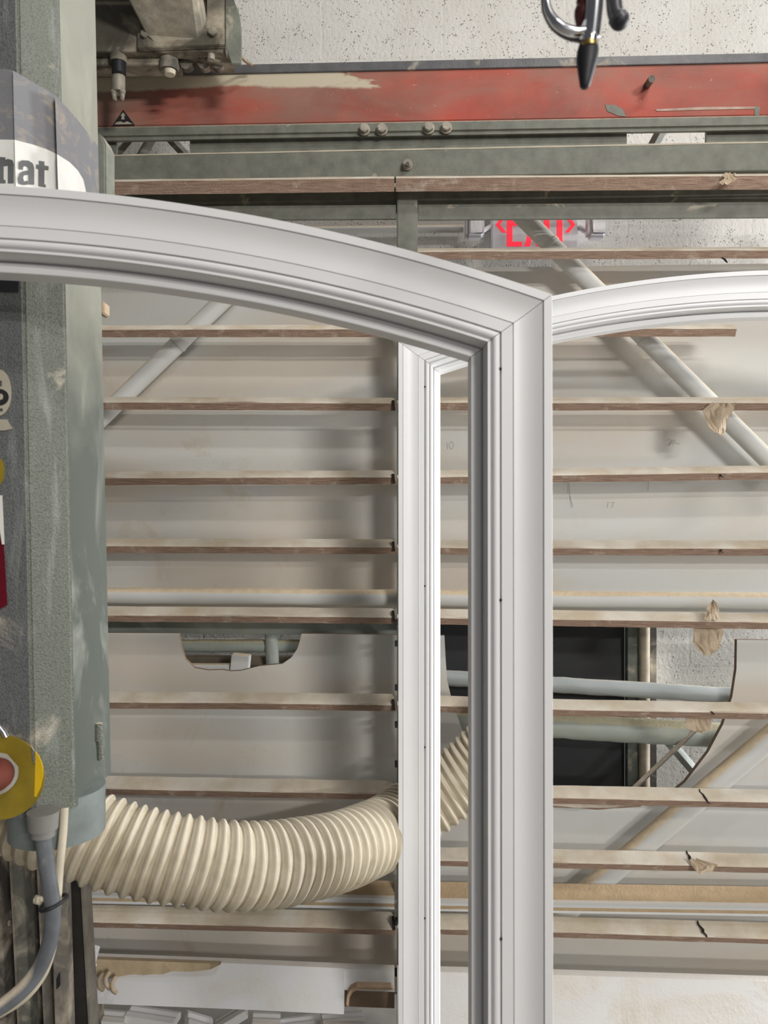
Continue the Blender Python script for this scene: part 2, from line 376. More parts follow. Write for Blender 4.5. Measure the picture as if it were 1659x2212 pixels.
bm = bmesh.new(); tube(bm, [M(252, 335, 2.12), M(290, 290, 2.12)], .01, 4); finish('brace_strut', bm, GREEN, rk)
# upper channel: dusty lip, sloping face
mem('upper_channel', lin((230, 335), (1659, 306), BX), 2.0, [(0.0, 0), (.045, .004), (.045, -.068), (.004, -.07), (-.002, -.004)], GREEN, .0015)
mem('lower_channel', lin((230, 424), (1659, 402), BX), 2.08, [(.0, .012), (.02, .012), (.02, -.05), (.01, -.05), (.01, -.022), (.0, -.02)], GREEN)
mem('lower_channel', lin((230, 447), (1659, 436), [XL, 856]), 2.05, rect(0, .008, -.037, 0), GREEN, .001)
mem('lower_channel', lin((230, 447), (1659, 436), [903, XR]), 2.05, rect(0, .008, -.040, 0), GREEN, .001)
mem('dusty_lip', lin((230, 335), (1659, 306), BX), 1.997, rect(0, .004, -.0028, .0008), plain('lip_dust', (.50, .45, .35), .9, bump=.6), sub=12, wob=.0007)
# bolts
def hexbolt(px, py, d, r, parent, mat=BOLTM, seg=6, name='bolt'):
    bm = bmesh.new(); p = M(px, py, d)
    cyl(bm, p + Vector((0, .004, 0)), p + Vector((0, -.002, 0)), r * 1.18, seg=24)
    cyl(bm, p + Vector((0, -.002, 0)), p + Vector((0, -.013, 0)), r, r * .96, seg=seg)
    return finish(name, bm, mat, parent, bevel=.0012)
for x, y in ((787, 280), (825, 280), (926, 277), (964, 276)): hexbolt(x, y, 1.986, .0125, rk)
hexbolt(880, 356, 1.995, .011, rk, seg=16)
bm = bmesh.new(); p = M(880, 356, 1.98); cyl(bm, p, p + Vector((0, -.006, 0)), .005, seg=12); finish('bolt_stud', bm, DARKM, rk)
bm = bmesh.new(); tube(bm, [M(1398, 184, 2.0), M(1402, 178, 1.97), M(1408, 170, 1.945)], .0085, 12); finish('rail_peg', bm, DARKM, rk, smooth=True, angle=50)
# rubbed, chipped paint on the rail and the small warning triangle
flat('paint_chip', [[(1307, 226), (1330, 227), (1345, 236), (1352, 252), (1335, 250), (1312, 240)]], 1.9985, GREEN, rk, .001)
flat('paint_scrape', [[(1415, 236), (1520, 231), (1630, 230), (1630, 235), (1520, 237), (1420, 240)]], 1.9985, plain('scraped_primer', (.45, .33, .27), .8, var=.3), rk, .001)
flat('paint_chip', [[(1630, 228), (1642, 232), (1640, 250), (1630, 249)]], 1.9985, GREEN, rk, .001)
tri = flat('warning_triangle', [[(266, 237), (291, 270), (243, 271)]], 1.9975, BLACK, rk, .001)
flat('arrow_symbol', [[(266, 243), (271, 250), (268, 250), (269, 258), (262, 258), (263, 250), (260, 250)], [(247, 269), (251, 264), (260, 262), (267, 265), (275, 262), (287, 268)]], 1.9965, LABELT, tri, .0008)
# vertical post
bm = bmesh.new(); y0, y1 = 405, 2400
a = M(857, 415, 2.05); z1 = M(857, 415, 2.05).z; x0 = M(858, 1000, 2.155).x; x1 = M(901, 1000, 2.155).x
prism(bm, [Vector((x0, 2.158, 0.0)), Vector((x1, 2.158, 0.0)), Vector((x1, 2.205, 0.0)), Vector((x0, 2.205, 0.0))], (0, 0, H + .93))
finish('post', bm, GREEN, rk, bevel=.002)
bm = bmesh.new(); q = M(880, 470, 2.04); box(bm, (q.x, 2.075, (M(0, 412, 2.06).z + M(0, 560, 2.06).z) / 2), (.053, .07, .19)); finish('post_head', bm, GREEN, rk, bevel=.002)
for sgn, px in ((-1, 60), (1, 1860)):
    bm = bmesh.new(); p = M(px, 1000, 2.2); box(bm, (p.x, p.y, (H + .93) / 2), (.06, .06, H + .93)); finish('post', bm, GREEN, rk, bevel=.002)
# dark clips down the left edge of the post
for y in (1345, 1390, 1485, 1565, 1650, 1990, 2100):
    bm = bmesh.new(); box(bm, M(856, y, 2.15), (.008, .02, .014)); finish('post_clip', bm, BLACK, rk, bevel=.001)
# slats
tau = math.radians(27); Dp, tk = .042, .0235
c_, s_ = math.cos(tau), math.sin(tau)
def slatsec(D=Dp, t=tk):
    b = (D * c_, 0); f_ = (0, -D * s_); fb_ = (s_ * t, -D * s_ - c_ * t); bb = (D * c_ + s_ * t, -c_ * t)
    r = .0025
    return [b, (D * c_ * .66, -D * s_ * .34 + .0012), (D * c_ * .33, -D * s_ * .67 + .0012), (r, -D * s_ + r * .6), (f_[0] + r * .3, f_[1] - r * .9), ((f_[0] + fb_[0]) / 2, (f_[1] + fb_[1]) / 2), fb_, bb]
SLATS = {}
def slat(key, pts, D=Dp, t=tk, d=SD):
    dd = d
    pp = []
    for x, y in pts:   # py is the upper (back) edge of the slat as seen
        q = M(x, y, dd + D * c_); z = q.z; Y = dd / (1 + K * (x - CX) / F); pp.append((x, CY - (z - H) * F / Y))
    o = mem('support_slat', pp, dd, slatsec(D, t), SLAT, sub=14, wob=.0012, smooth=True)
    SLATS[key] = o; return o
slat('1L', [(200, 389), (852, 381)], .03, .034, 1.985); slat('1R', [(855, 381), (XR, 374)], .03, .034, 1.985)
slat('2R', [(862, 537), (1540, 534), (XR, 533)]); 
slat('3L', [(130, 703), (500, 702), (852, 702)]); slat('3R', [(858, 702), (1592, 700)])
slat('4L', [(130, 857), (852, 859)]); slat('4R', [(858, 858), (XR, 858)])
slat('5L', [(130, 1019), (500, 1017), (852, 1016)]); slat('5R', [(858, 1017), (1200, 1012), (XR, 1002)])
slat('6L', [(130, 1162), (852, 1165)]); slat('6R', [(858, 1165), (1200, 1167), (XR, 1168)])
slat('7L', [(130, 1309), (500, 1311), (852, 1314)]); slat('7R', [(858, 1314), (1200, 1318), (XR, 1328)])
slat('8L', [(130, 1493), (500, 1495), (852, 1499)], .044); slat('8R', [(858, 1500), (1200, 1510), (XR, 1522)], .041)
slat('9L', [(130, 1674), (852, 1687)], .046); slat('9R', [(858, 1690), (1200, 1696), (XR, 1710)], .044)
slat('10L', [(130, 1815), (852, 1828)], .044); slat('10R', [(858, 1828), (1200, 1834), (XR, 1849)], .043)
slat('12L', [(130, 1953), (852, 1970)], .052, .024); slat('12R', [(858, 1970), (1200, 1979), (XR, 2000)], .047)
# cracks and torn tape on the right-hand slats, all in the same line
for key, x, y, h in (('2R', 1555, 545, 22), ('5R', 1545, 1010, 22), ('6R', 1545, 1172, 22), ('8R', 1525, 1522, 22), ('9R', 1515, 1705, 32), ('10R', 1487, 1838, 36), ('12R', 1512, 1990, 36)):
    bm = bmesh.new(); n = 7; A = []; B = []
    for i in range(n):
        t = i / (n - 1); xx = x - 6 + 24 * t + random.uniform(-3, 3); yy = y + t * h; wd = 2.2 * math.sin(math.pi * (t * .9 + .05)) + .4
        dd = SD + .0374 * (1 - min(1, t / .78)) - .004
        A.append(bm.verts.new(M(xx - wd, yy, dd))); B.append(bm.verts.new(M(xx + wd, yy, dd)))
    for i in range(n - 1): bm.faces.new((A[i], B[i], B[i + 1], A[i + 1]))
    r = bmesh.ops.extrude_face_region(bm, geom=bm.faces[:]); bmesh.ops.translate(bm, verts=[v for v in r['geom'] if isinstance(v, bmesh.types.BMVert)], vec=(0, .004, 0))
    finish('crack', bm, CRACK, SLATS[key])
for key, pts in (('4R', [(862, 876)]), ):
    pass
def cloth(name, outline, d, mat, parent, curl=.01, n=9):
    """a torn scrap: outline gives left/right px at successive heights"""
    bm = bmesh.new(); rows = []
    for i, (y, xa, xb) in enumerate(outline):
        row = []
        for j in range(n):
            t = j / (n - 1); x = xa + (xb - xa) * t + random.uniform(-1.5, 1.5)
            q = M(x, y + random.uniform(-3.5, 3.5), d); q.y += random.uniform(-.002, .002); q.y += curl * math.sin(t * 3 + i * 1.1) - .004 * i
            row.append(bm.verts.new(q))
        rows.append(row)
    for a, b in zip(rows, rows[1:]):
        for j in range(n - 1): bm.faces.new((a[j], a[j + 1], b[j + 1], b[j]))
    r = bmesh.ops.extrude_face_region(bm, geom=bm.faces[:]); bmesh.ops.translate(bm, verts=[v for v in r['geom'] if isinstance(v, bmesh.types.BMVert)], vec=(0, .0006, 0))
    return finish(name, bm, mat, parent)
cloth('tape_scrap', [(872, 1540, 1590), (885, 1520, 1582), (905, 1523, 1566), (925, 1527, 1563), (937, 1535, 1560), (941, 1545, 1557)], SD - .012, TAPE, SLATS['4R'])
cloth('tape_scrap', [(1347, 1498, 1545), (1365, 1500, 1560), (1385, 1496, 1552), (1400, 1500, 1548), (1412, 1512, 1540)], SD + .02, TAPE, SLATS['7R'])
cloth('tape_scrap', [(1298, 1539, 1541), (1306, 1532, 1547), (1316, 1526, 1549), (1326, 1522, 1548), (1337, 1512, 1552)], SD - .004, TAPE, SLATS['7R'], .006)
cloth('tape_scrap', [(1545, 1483, 1536), (1562, 1481, 1534), (1575, 1484, 1531), (1579, 1495, 1524)], SD + .02, TAPE, SLATS['8R'], .004)
cloth('tape_scrap', [(1858, 1490, 1512), (1868, 1493, 1550), (1874, 1497, 1540), (1880, 1500, 1512)], SD - .008, TAPE, SLATS['10R'], .004)
cloth('tape_scrap', [(374, 1560, 1590), (384, 1566, 1584), (392, 1556, 1590), (402, 1548, 1570)], 1.975, TAPE, SLATS['1R'], .004)
for y in (864, 1022, 1168, 1318, 1506, 1978):    # saw slots at the slat ends
    key = {864: '4L', 1022: '5L', 1168: '6L', 1318: '7L', 1506: '8L', 1978: '12L'}[y]
    bm = bmesh.new(); p = M(850, y + (12 if y < 1400 else 16), SD + .01); box(bm, p + Vector((0, .0, 0)), (.007, .026, .026), Matrix.Rotation(-.1, 3, 'Y')); finish('saw_slot', bm, CRACK, SLATS[key])
# tubes of the frame
def rod(pts, d, r, mat=PIPE, name='brace_tube', rough=.0, dust=False):
    bm = bmesh.new(); P = [M(x, y, d if not isinstance(d, tuple) else d[i]) for i, (x, y) in enumerate(pts)]
    Q = [P[0].lerp(P[-1], i / 40) for i in range(41)]
    tube(bm, Q, r, 28, rough=rough); return finish(name, bm, mat, rk, smooth=True, angle=50)
rod([(1075, 415), (1665, 1000)], 2.235, .0255); rod([(510, 622), (170, 950)], 2.27, .0255)
rod([(XL, 1285), (XR, 1300)], 2.25, .0235, rough=.0015)
rod([(1720, 1545), (1200, 1985)], 2.25, .031)
# pipe collar rings
for (a, b, d, r) in (((1186, 525), (1192, 531), 2.235, .027), ((388, 740), (383, 745), 2.27, .027), ((1392, 729.5), (1398, 735.5), 2.235, .027)):
    bm = bmesh.new(); cyl(bm, M(a[0], a[1], d), M(b[0], b[1], d), r, seg=28); finish('tube_collar', bm, PIPE, rk, smooth=True, angle=40)
# moulded ledge
mem('moulded_ledge', lin((190, 1905), (1200, 1924), [130, 852]) , 2.17, [(0.04, 0), (.0, -.022), (-.004, -.028), (-.002, -.034), (.006, -.038), (.004, -.046), (-.006, -.05), (-.008, -.056), (.0, -.06), (.05, -.06)], LEDGE, sub=10)
mem('moulded_ledge', lin((858, 1918), (1659, 1930), [858, 1200, XR]), 2.17, [(0.04, 0), (.0, -.026), (-.004, -.032), (-.002, -.038), (.006, -.042), (.004, -.049), (-.006, -.053), (-.008, -.058), (.0, -.062), (.05, -.062)], LEDGE, sub=10)
bm = bmesh.new(); member(bm, [(1195, 1738), (1290, 1742), (1385, 1737)], 2.2, [(0, -.004), (.02, .002), (.03, -.004), (.02, -.009), (.004, -.009)], 8, .004, 3); finish('dust_ridge', bm, SLAT, rk)
# bottom support board
bs = [(.02, 0), (.0, -.004), (-.055, -.13), (-.06, -.142), (-.052, -.148), (-.03, -.15), (.02, -.13)]
mem('bottom_board', [(205, 2068), (500, 2079), (745, 2090)], 2.12, [(x, z * .62) for x, z in bs], BOARD, sub=6)
mem('bottom_board', [(745, 2090), (852, 2094)], 2.12, [(.02, 0), (.0, -.004), (-.018, -.05), (.02, -.06)], BOARD)
mem('bottom_board', [(745, 2090), (852, 2094)], 2.145, [(.02, -.05), (.0, -.052), (-.01, -.10), (.02, -.11)], RAWD)
mem('bottom_board', [(858, 2094), (1200, 2103), (XR, 2125)], 2.12, [(x, z * 1.0) for x, z in bs], BOARDR, sub=6)
bm = bmesh.new()
P = [M(748, 2170, 2.075), M(750, 2150, 2.08), M(757, 2138, 2.084), (M(770, 2132, 2.086)), M(845, 2133, 2.088)]
Pp = [p + Vector((.006, .004, -.009)) for p in P]
vs = [bm.verts.new(p) for p in P]; v2 = [bm.verts.new(p) for p in Pp]
for i in range(4): bm.faces.new((vs[i], vs[i + 1], v2[i + 1], v2[i]))
r = bmesh.ops.extrude_face_region(bm, geom=bm.faces[:]); bmesh.ops.translate(bm, verts=[v for v in r['geom'] if isinstance(v, bmesh.types.BMVert)], vec=(0, .05, 0))
finish('cut_edge', bm, RAW, rk)
# sawdust drift and broken end of the bottom board
bm = bmesh.new(); A = []; B = []
for i in range(14):
    t = i / 13; x = 205 + 270 * t; a = M(x, 2072 + 10 * t, 2.105); b = M(x, 2072 + 10 * t + 34 * (1 - t) ** .7 + 5 + random.uniform(-3, 3), 2.092)
    A.append(bm.verts.new(a)); B.append(bm.verts.new(b))
for i in range(13): bm.faces.new((A[i], A[i + 1], B[i + 1], B[i]))
r = bmesh.ops.extrude_face_region(bm, geom=bm.faces[:]); bmesh.ops.translate(bm, verts=[v for v in r['geom'] if isinstance(v, bmesh.types.BMVert)], vec=(0, .02, -.004))
finish('dust_drift', bm, plain('piled_sawdust', (.50, .39, .25), .95, bump=.9), rk)
for k, (x, y) in enumerate(((222, 2118), (236, 2114), (250, 2124))):
    bm = bmesh.new(); tube(bm, catmull([M(x, y - 14, 2.07), M(x - 8, y, 2.05), M(x - 6, y + 14, 2.04), M(x, y + 20, 2.05)], 5), .006, 8); finish('splinter', bm, TAPE, rk, smooth=True)
bm = bmesh.new(); p = M(203, 2160, 2.16); box(bm, (p.x, p.y, M(0, 2100, 2.16).z / 2), (.04, .05, M(0, 2105, 2.16).z)); finish('lower_post', bm, DARKM, rk, bevel=.002)
# square dark beam behind the slats between the boards, and the big rails across the doorway
mem('rear_beam', [(XL, 1332), (XR, 1352)], 2.42, rect(0, .06, -.056, .01), GREEN, .003) if False else None
mem('rear_beam', [(XL, 1322), (860, 1330)], 2.40, rect(0, .05, -.062, .0), PIPEG, .003, sub=20, wob=.003)
rod([(860, 1458), (1620, 1505)], 2.40, .0235, PIPEB, 'rear_tube', .003)
rod([(860, 1548), (1620, 1592)], 2.42, .037, PIPEG, 'rear_tube', .003)
bm = bmesh.new(); tube(bm, [M(1515, 1565, 2.385), M(1370, 1702, 2.385)], .0075, 4); finish('brace_strip', bm, DARKM, rk)
bm = bmesh.new(); tube(bm, [M(1435, 1590, 2.47), M(1530, 1700, 2.47)], .016, 4); finish('brace_strip', bm, PIPEG, rk)
# stuff behind the small cutout: dusty crossing tubes
rod([(330, 1395), (720, 1395)], 2.45, .02, PIPEG, 'rear_tube', .002); 
rod([(330, 1428), (720, 1432)], 2.48, .022, plain('brown_dusty_pipe', (.16, .13, .095), .8), 'rear_tube', .002)
rod([(585, 1340), (590, 1460)], 2.43, .02, PIPEG, 'rear_tube', .002)
bm = bmesh.new(); box(bm, M(520, 1432, 2.375), (.054, .04, .052), Matrix.Rotation(.1, 3, 'Y')); box(bm, M(440, 1442, 2.375), (.16, .03, .022))
tag(finish('junction_box', bm, PIPE, bevel=.002), 'small white junction box poking up through the scooped cutout of the board', 'box')

# ------------------------------------------------------------------ white backing boards
PD = 2.325
def board(name, outline, d, th, label, mat=PANEL):
    bm = bmesh.new(); vs = [bm.verts.new(M(x, y, d)) for x, y in outline]; f = bm.faces.new(vs)
    r = bmesh.ops.extrude_face_region(bm, geom=[f]); nv = [v for v in r['geom'] if isinstance(v, bmesh.types.BMVert)]
    bmesh.ops.translate(bm, verts=nv, vec=(0, th, 0)); bmesh.ops.recalc_face_normals(bm, faces=bm.faces)
    for f in bm.faces:
        n = f.normal
        f.material_index = 1 if abs(n.y) < .5 else 0
    bmesh.ops.triangulate(bm, faces=[f for f in bm.faces if len(f.verts) > 4])
    o = finish(name, bm, [mat, RAWD], None); tag(o, label, 'board'); return o
ub = board('backing_board', [(60, 586), (900, 580), (1900, 566), (1900, 1345), (60, 1332)], PD, .012, 'wide dusty white board behind the upper slats with pencilled numbers on it')
lb = board('backing_board', [(60, 1366), (386, 1368), (391, 1398), (400, 1424), (420, 1443), (450, 1448), (480, 1447), (498, 1450), (520, 1449), (560, 1439), (610, 1434), (630, 1420), (643, 1400), (652, 1369),
    (960, 1373), (963, 1430), (966, 1470), (978, 1520), (1000, 1580), (1040, 1660), (1100, 1715), (1200, 1744), (1380, 1742), (1440, 1722), (1480, 1690), (1530, 1625), (1562, 1565), (1582, 1505), (1591, 1445), (1592, 1382), (1900, 1386), (1900, 2160), (60, 2130)], PD, .016,
    'dusty white board behind the lower slats, with a scooped notch and a large curved cutout')
def marks(lines, parent):
    bm = bmesh.new()
    for ln in lines:
        P = [M(x, y, PD - .0004) for x, y in ln]
        tube(bm, P, .0006, 5)
    return finish('pencil_mark', bm, PENCIL, parent)
o1 = [(975 + 5 * math.cos(a) , 962 + 8 * math.sin(a)) for a in [i * .7 - 1.5 for i in range(10)]]
marks([[(965, 955), (967, 970)], o1], ub)
marks([[(1441, 952), (1446, 948), (1450, 952), (1443, 963), (1447, 960), (1451, 955), (1456, 950), (1459, 953), (1453, 960), (1462, 957), (1468, 959)]], ub)
marks([[(1314, 1084), (1311, 1097)], [(1318, 1086), (1327, 1085), (1321, 1098)]], ub)
marks([[(1217, 1044), (1226, 1040), (1227, 1065)], [(1229, 1042), (1231, 1070), (1238, 1095)], [(1230, 1070), (1235, 1098)]], ub)
marks([[(1401, 1036), (1400, 1060)]], ub)

# ------------------------------------------------------------------ corrugated hose
hp = [(-190, 1640, 1.60), (-80, 1700, 1.56), (40, 1752, 1.54), (160, 1797, 1.53), (290, 1838, 1.54), (420, 1861, 1.56), (540, 1870, 1.60), (650, 1857, 1.67), (755, 1831, 1.78), (840, 1792, 1.93), (890, 1757, 2.0), (950, 1716, 2.02), (1030, 1652, 2.03), (1085, 1590, 2.03), (1120, 1520, 2.04)]
C = catmull([W(*p) for p in hp], 60)
D2 = [C[0]]; acc = 0; step = .0016
for a, b in zip(C, C[1:]):
    L = (b - a).length; t = step - acc
    while t <= L:
        D2.append(a.lerp(b, t / L)); t += step
    acc = (acc + L) % step if L else acc
pitch = .0242
def hr(i, a, L):
    ph = (L / pitch + a / (2 * math.pi)) % 1.0
    d = abs(ph - .5) * 2         # 0 at the ridge
    rr = .0770 + .0085 * (0.5 + 0.5 * math.cos(math.pi * min(1, max(0, d * 1.25 - .12)))) 
    return rr + .0012 * mnoise.noise(Vector((L * 25, math.cos(a) * 2, math.sin(a) * 2)))
bm = bmesh.new(); tube(bm, D2, hr, 64, caps=False)
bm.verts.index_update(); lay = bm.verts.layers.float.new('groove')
for v in bm.verts:          # shade between the ribs painted in as darker valleys, for contrast
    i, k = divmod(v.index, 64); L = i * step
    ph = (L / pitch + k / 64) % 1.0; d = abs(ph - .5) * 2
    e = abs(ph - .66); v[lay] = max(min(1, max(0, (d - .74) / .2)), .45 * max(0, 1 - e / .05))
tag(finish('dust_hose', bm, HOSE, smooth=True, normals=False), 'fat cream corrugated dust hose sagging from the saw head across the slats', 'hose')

# ------------------------------------------------------------------ saw head on the left
Bx, By = -.48, 1.20
zb = H - .4505
SH = -.0205
def sx(x, z): return x + SH * (z - (H + 0.0))
head = thing('saw_head', 'tall grey green hammered metal saw head with yellow disc and taped white sticker', 'machine', (-.6, 1.3, 0))
cols = [(-1.1, 1.157), (-.5233, 1.157), (-.48, 1.20), (-.48, 1.308), (-.482, 1.3625), (-1.1, 1.3625)]
def body(z0, z1, mats):
    bm = bmesh.new(); n = len(cols); zs = [z0 + (z1 - z0) * i / 16 for i in range(17)]
    rings = [[bm.verts.new((sx(x, z), y, z)) for x, y in cols] for z in zs]
    for a, b in zip(rings, rings[1:]):
        for j in range(n):
            f = bm.faces.new((a[j], a[(j + 1) % n], b[(j + 1) % n], b[j])); f.material_index = 1 if j == 0 else (2 if j in (2, 3) else 0)
    bm.faces.new(rings[0]); bm.faces.new(rings[-1][::-1])
    bmesh.ops.recalc_face_normals(bm, faces=bm.faces)
    es = [e for e in bm.edges if len(e.link_faces) == 2 and abs((e.verts[0].co - e.verts[1].co).normalized().z) > .9 and min(v.co.y for v in e.verts) < 1.25 and max(v.co.x for v in e.verts) > -.6]
    bmesh.ops.bevel(bm, geom=es, offset=.0035, segments=3, affect='EDGES')
    return finish('housing', bm, mats, head)
def m_side():
    t = NT('wiped_green_side'); n = t.noise(7, 6, .6, sc=(1, 1, .55), dist=1.2)
    b = t.mix(t.ramp(n, .50, .68, 0, .8), (.108, .124, .108), (.34, .355, .315)); p = t.pos()
    b = t.mix(t.ramp(t.math('ADD', p[2], t.math('MULTIPLY', t.noise(9, 4), .35)), H + .28, H + .52, 0, .65), b, (.40, .40, .33))
    t.color(b); t.rough(.42, 0, .5); t.bump(t.noise(260, 3), .35, .001); return t.m
SIDE = m_side()
body(zb, H + .95, [HAMMER, HAMMER_D, SIDE])
def face_pt(px, py, face, off=.0012):
    """point where the sight line meets one face of the housing"""
    a = (px - CX) / F; b = -(py - CY) / F
    if face == 'front': Y = 1.157 - off; return Vector((a * Y, Y, H + b * Y))
    if face == 'chamfer':   # x - y = const (sheared)
        k = -.48 - 1.20 + off * 1.414
        Y = k / (a - 1 - SH * b); return Vector((a * Y, Y, H + b * Y))
    k = -.48 + off; Y = k / (a - SH * b); return Vector((a * Y, Y, H + b * Y))
def sheet(name, strips, mat, parent, th=.0012):
    """strips: list of polygons, each [(px,py,face)...]"""
    bm = bmesh.new()
    for pl in strips:
        P = [face_pt(x, y, f, th) for x, y, f in pl]; Q = [face_pt(x, y, f, -.001) for x, y, f in pl]
        a = [bm.verts.new(p) for p in P]; b = [bm.verts.new(p) for p in Q]; n = len(a)
        bm.faces.new(a); bm.faces.new(b[::-1])
        for i in range(n): bm.faces.new((a[i], b[i], b[(i + 1) % n], a[(i + 1) % n]))
    bmesh.ops.remove_doubles(bm, verts=bm.verts, dist=.0004)
    return finish(name, bm, mat, parent)
def fc(pl, f): return [(x, y, f) for x, y in pl]
def edgeA(y): return 24 + (y) * .0245
def edgeB(y): return 112 + y * .033
sheet('tape_wrap', [fc([(-60, 140), (edgeA(150), 152), (edgeA(420), 430), (-60, 430)], 'front'),
    fc([(edgeA(150), 152), (edgeB(205) , 205), (edgeB(430), 430), (edgeA(430), 430)], 'chamfer'),
    fc([(edgeB(205), 205), (165, 255), (212, 316), (214, 430), (edgeB(430), 430)], 'side')], WRAP, head, .0015)
st = sheet('sticker', [fc([(-60, 300), (edgeA(302), 302), (edgeA(430), 430), (-60, 430)], 'front'),
    fc([(edgeA(302), 302), (70, 312), (100, 322), (edgeB(333), 333), (edgeB(430), 430), (edgeA(430), 430)], 'chamfer'),
    fc([(edgeB(333), 333), (150, 350), (168, 368), (180, 388), (185, 410), (186, 430), (edgeB(430), 430)], 'side')], STICK, head, .0035)
def glyphs(txt, size, cx_px, cy_px, face_fn, parent, mat, name='letters'):
    cu = bpy.data.curves.new(name, 'FONT'); cu.body = txt; cu.size = size; cu.extrude = .0004; cu.offset = size * .02
    ob = bpy.data.objects.new(name, cu); COL.objects.link(ob); dg = bpy.context.evaluated_depsgraph_get()
    me = bpy.data.meshes.new_from_object(ob.evaluated_get(dg)); bpy.data.objects.remove(ob)
    return me
# blocky serifed "nat" printed on the sticker, running off the left edge
def let(polys, dy):
    out = []
    for pl in polys: out.append([(x, y + dy) for x, y in pl])
    return out
Lt = {'n': [[(-8, 338), (12, 340), (12, 346), (8, 345), (8, 388), (12, 389), (12, 395), (-8, 395)], [(8, 347), (17, 343), (27, 346), (30, 354), (30, 395), (17, 395), (17, 357), (8, 358)]],
      'a': [[(40, 350), (48, 346), (62, 347), (71, 353), (74, 362), (74, 398), (62, 398), (61, 362), (56, 357), (50, 360), (50, 366), (40, 365)],
            [(61, 368), (61, 376), (52, 378), (50, 384), (52, 392), (61, 390), (61, 398), (50, 399), (40, 396), (38, 384), (42, 374), (50, 370)]],
      't': [[(84, 347), (96, 349), (96, 357), (105, 359), (105, 367), (96, 366), (96, 398), (99, 399), (99, 404), (83, 401), (83, 364), (78, 363), (78, 355), (84, 356)]]}
for ch, pls in Lt.items():
    strips = []
    for pl in pls:
        strips.append([(x, y, 'front' if max(a for a, _ in pl) < 33 else 'chamfer') for x, y in pl])
    sheet('letter', strips, INK, st, .005)
# flange behind the right edge, slot hooks
bm = bmesh.new(); prism(bm, [W(208, 284, 1.42), W(220, 292, 1.42), W(228, 310, 1.42), W(229, 470, 1.42), W(205, 470, 1.42)], (0, .05, 0)); finish('side_flange', bm, GREEN_S, head, bevel=.003)
bm = bmesh.new(); box(bm, W(224, 669, 1.42), (.012, .03, .022)); finish('latch', bm, TAPE, head, bevel=.002)
# hinge near the lower right corner
bm = bmesh.new()
hp0 = face_pt(214, 1562, 'side', .004); hp1 = face_pt(214, 1600, 'side', .004); hp2 = face_pt(218, 1640, 'side', .004)
cyl(bm, hp0, hp1, .0068, seg=16); cyl(bm, hp1 + Vector((.0, .004, 0)), hp2 + Vector((.0, .0, 0)), .0052, seg=16); finish('hinge', bm, HAMMER, head, smooth=True, angle=40)
# labels on the front face
def oval(cx, cy, rx, ry, n=32): return [(cx + rx * math.cos(2 * math.pi * i / n), cy + ry * math.sin(2 * math.pi * i / n)) for i in range(n)]
np_ = sheet('nameplate', [fc(oval(-2, 848, 27, 50), 'front')], LABELT, head, .002)
sheet('emblem', [fc(oval(-2, 858, 21, 18), 'front')], BLACK, np_, .003)
sheet('emblem_letter', [fc([(-8, 855), (3, 850), (7, 855), (6, 862), (0, 864), (-1, 870), (-6, 870)], 'front')], LABELT, np_, .004)
sheet('plate_line', [fc(R_(-20, 822, 4, 834), 'front')], DARKM, np_, .003)
sheet('plate_line', [fc(R_(-20, 882, 6, 888), 'front')], DARKM, np_, .003)
sheet('small_label', [fc([(-40, 906), (16, 906), (20, 914), (28, 926), (10, 930), (-40, 930)], 'front')], LABELT, head, .002)
sheet('yellow_mark', [fc(oval(-4, 1018, 14, 30), 'front')], YEL, head, .002)
sheet('control_window', [fc([(-40, 551), (40, 551), (40, 630), (-40, 630)], 'front')], BLACK, head, .002)
sheet('red_tape', [fc([(-40, 1120), (4, 1135), (10, 1200), (16, 1306), (-10, 1322), (-40, 1330)], 'front')], DRED, head, .004)
sheet('white_strip', [fc([(-10, 1070), (5, 1070), (10, 1176), (4, 1176), (-4, 1120)], 'front')], STICK, head, .008)
# yellow disc with red knob
bm = bmesh.new(); ys = 1.135
o = [(-8 + 103 * math.cos(a), 1679 + 93 * math.sin(a)) for a in [(-.35 + i * (2 * math.pi - .12) / 60) for i in range(61)]]
o += [(82, 1630), (76, 1650), (72, 1648), (76, 1622)] if False else []
prism(bm, [W(x, y, ys) for x, y in o], (0, .004, 0)); disc = finish('yellow_disc', bm, YEL, head, bevel=.0008)
bm = bmesh.new(); prism(bm, [W(x, y, ys - .001) for x, y in [(76, 1624), (84, 1634), (91, 1652), (93, 1676), (88, 1700), (78, 1722), (74, 1720), (75, 1690), (76, 1650)]], (0, .002, 0)); finish('bright_edge', bm, YELB, disc)
bm = bmesh.new(); prism(bm, [W(x, y, ys - .0022) for x, y in [(67, 1612), (73, 1622), (76, 1640), (74, 1653), (70, 1640)]], (0, .002, 0)); finish('notch', bm, HAMMER_D, disc)
bm = bmesh.new(); cyl(bm, W(-6, 1672, ys), W(-8, 1672, ys - .012), .029, seg=36); finish('knob_ring', bm, RAILM, disc, smooth=True, angle=30)
bm = bmesh.new(); P = [W(-4, 1672, ys - .01), W(-12, 1674, ys - .03), W(-30, 1684, ys - .06), W(-60, 1698, ys - .09)]
tube(bm, P, lambda i, a, L: [.022, .024, .021, .024][i], 28); finish('red_knob', bm, REDK, disc, smooth=True, angle=50)
bm = bmesh.new(); tube(bm, [W(-12, 1560, 1.13), W(8, 1580, 1.13), W(14, 1592, 1.13)], .0045, 12); finish('cable_pin', bm, CHROME, head, smooth=True, angle=50)
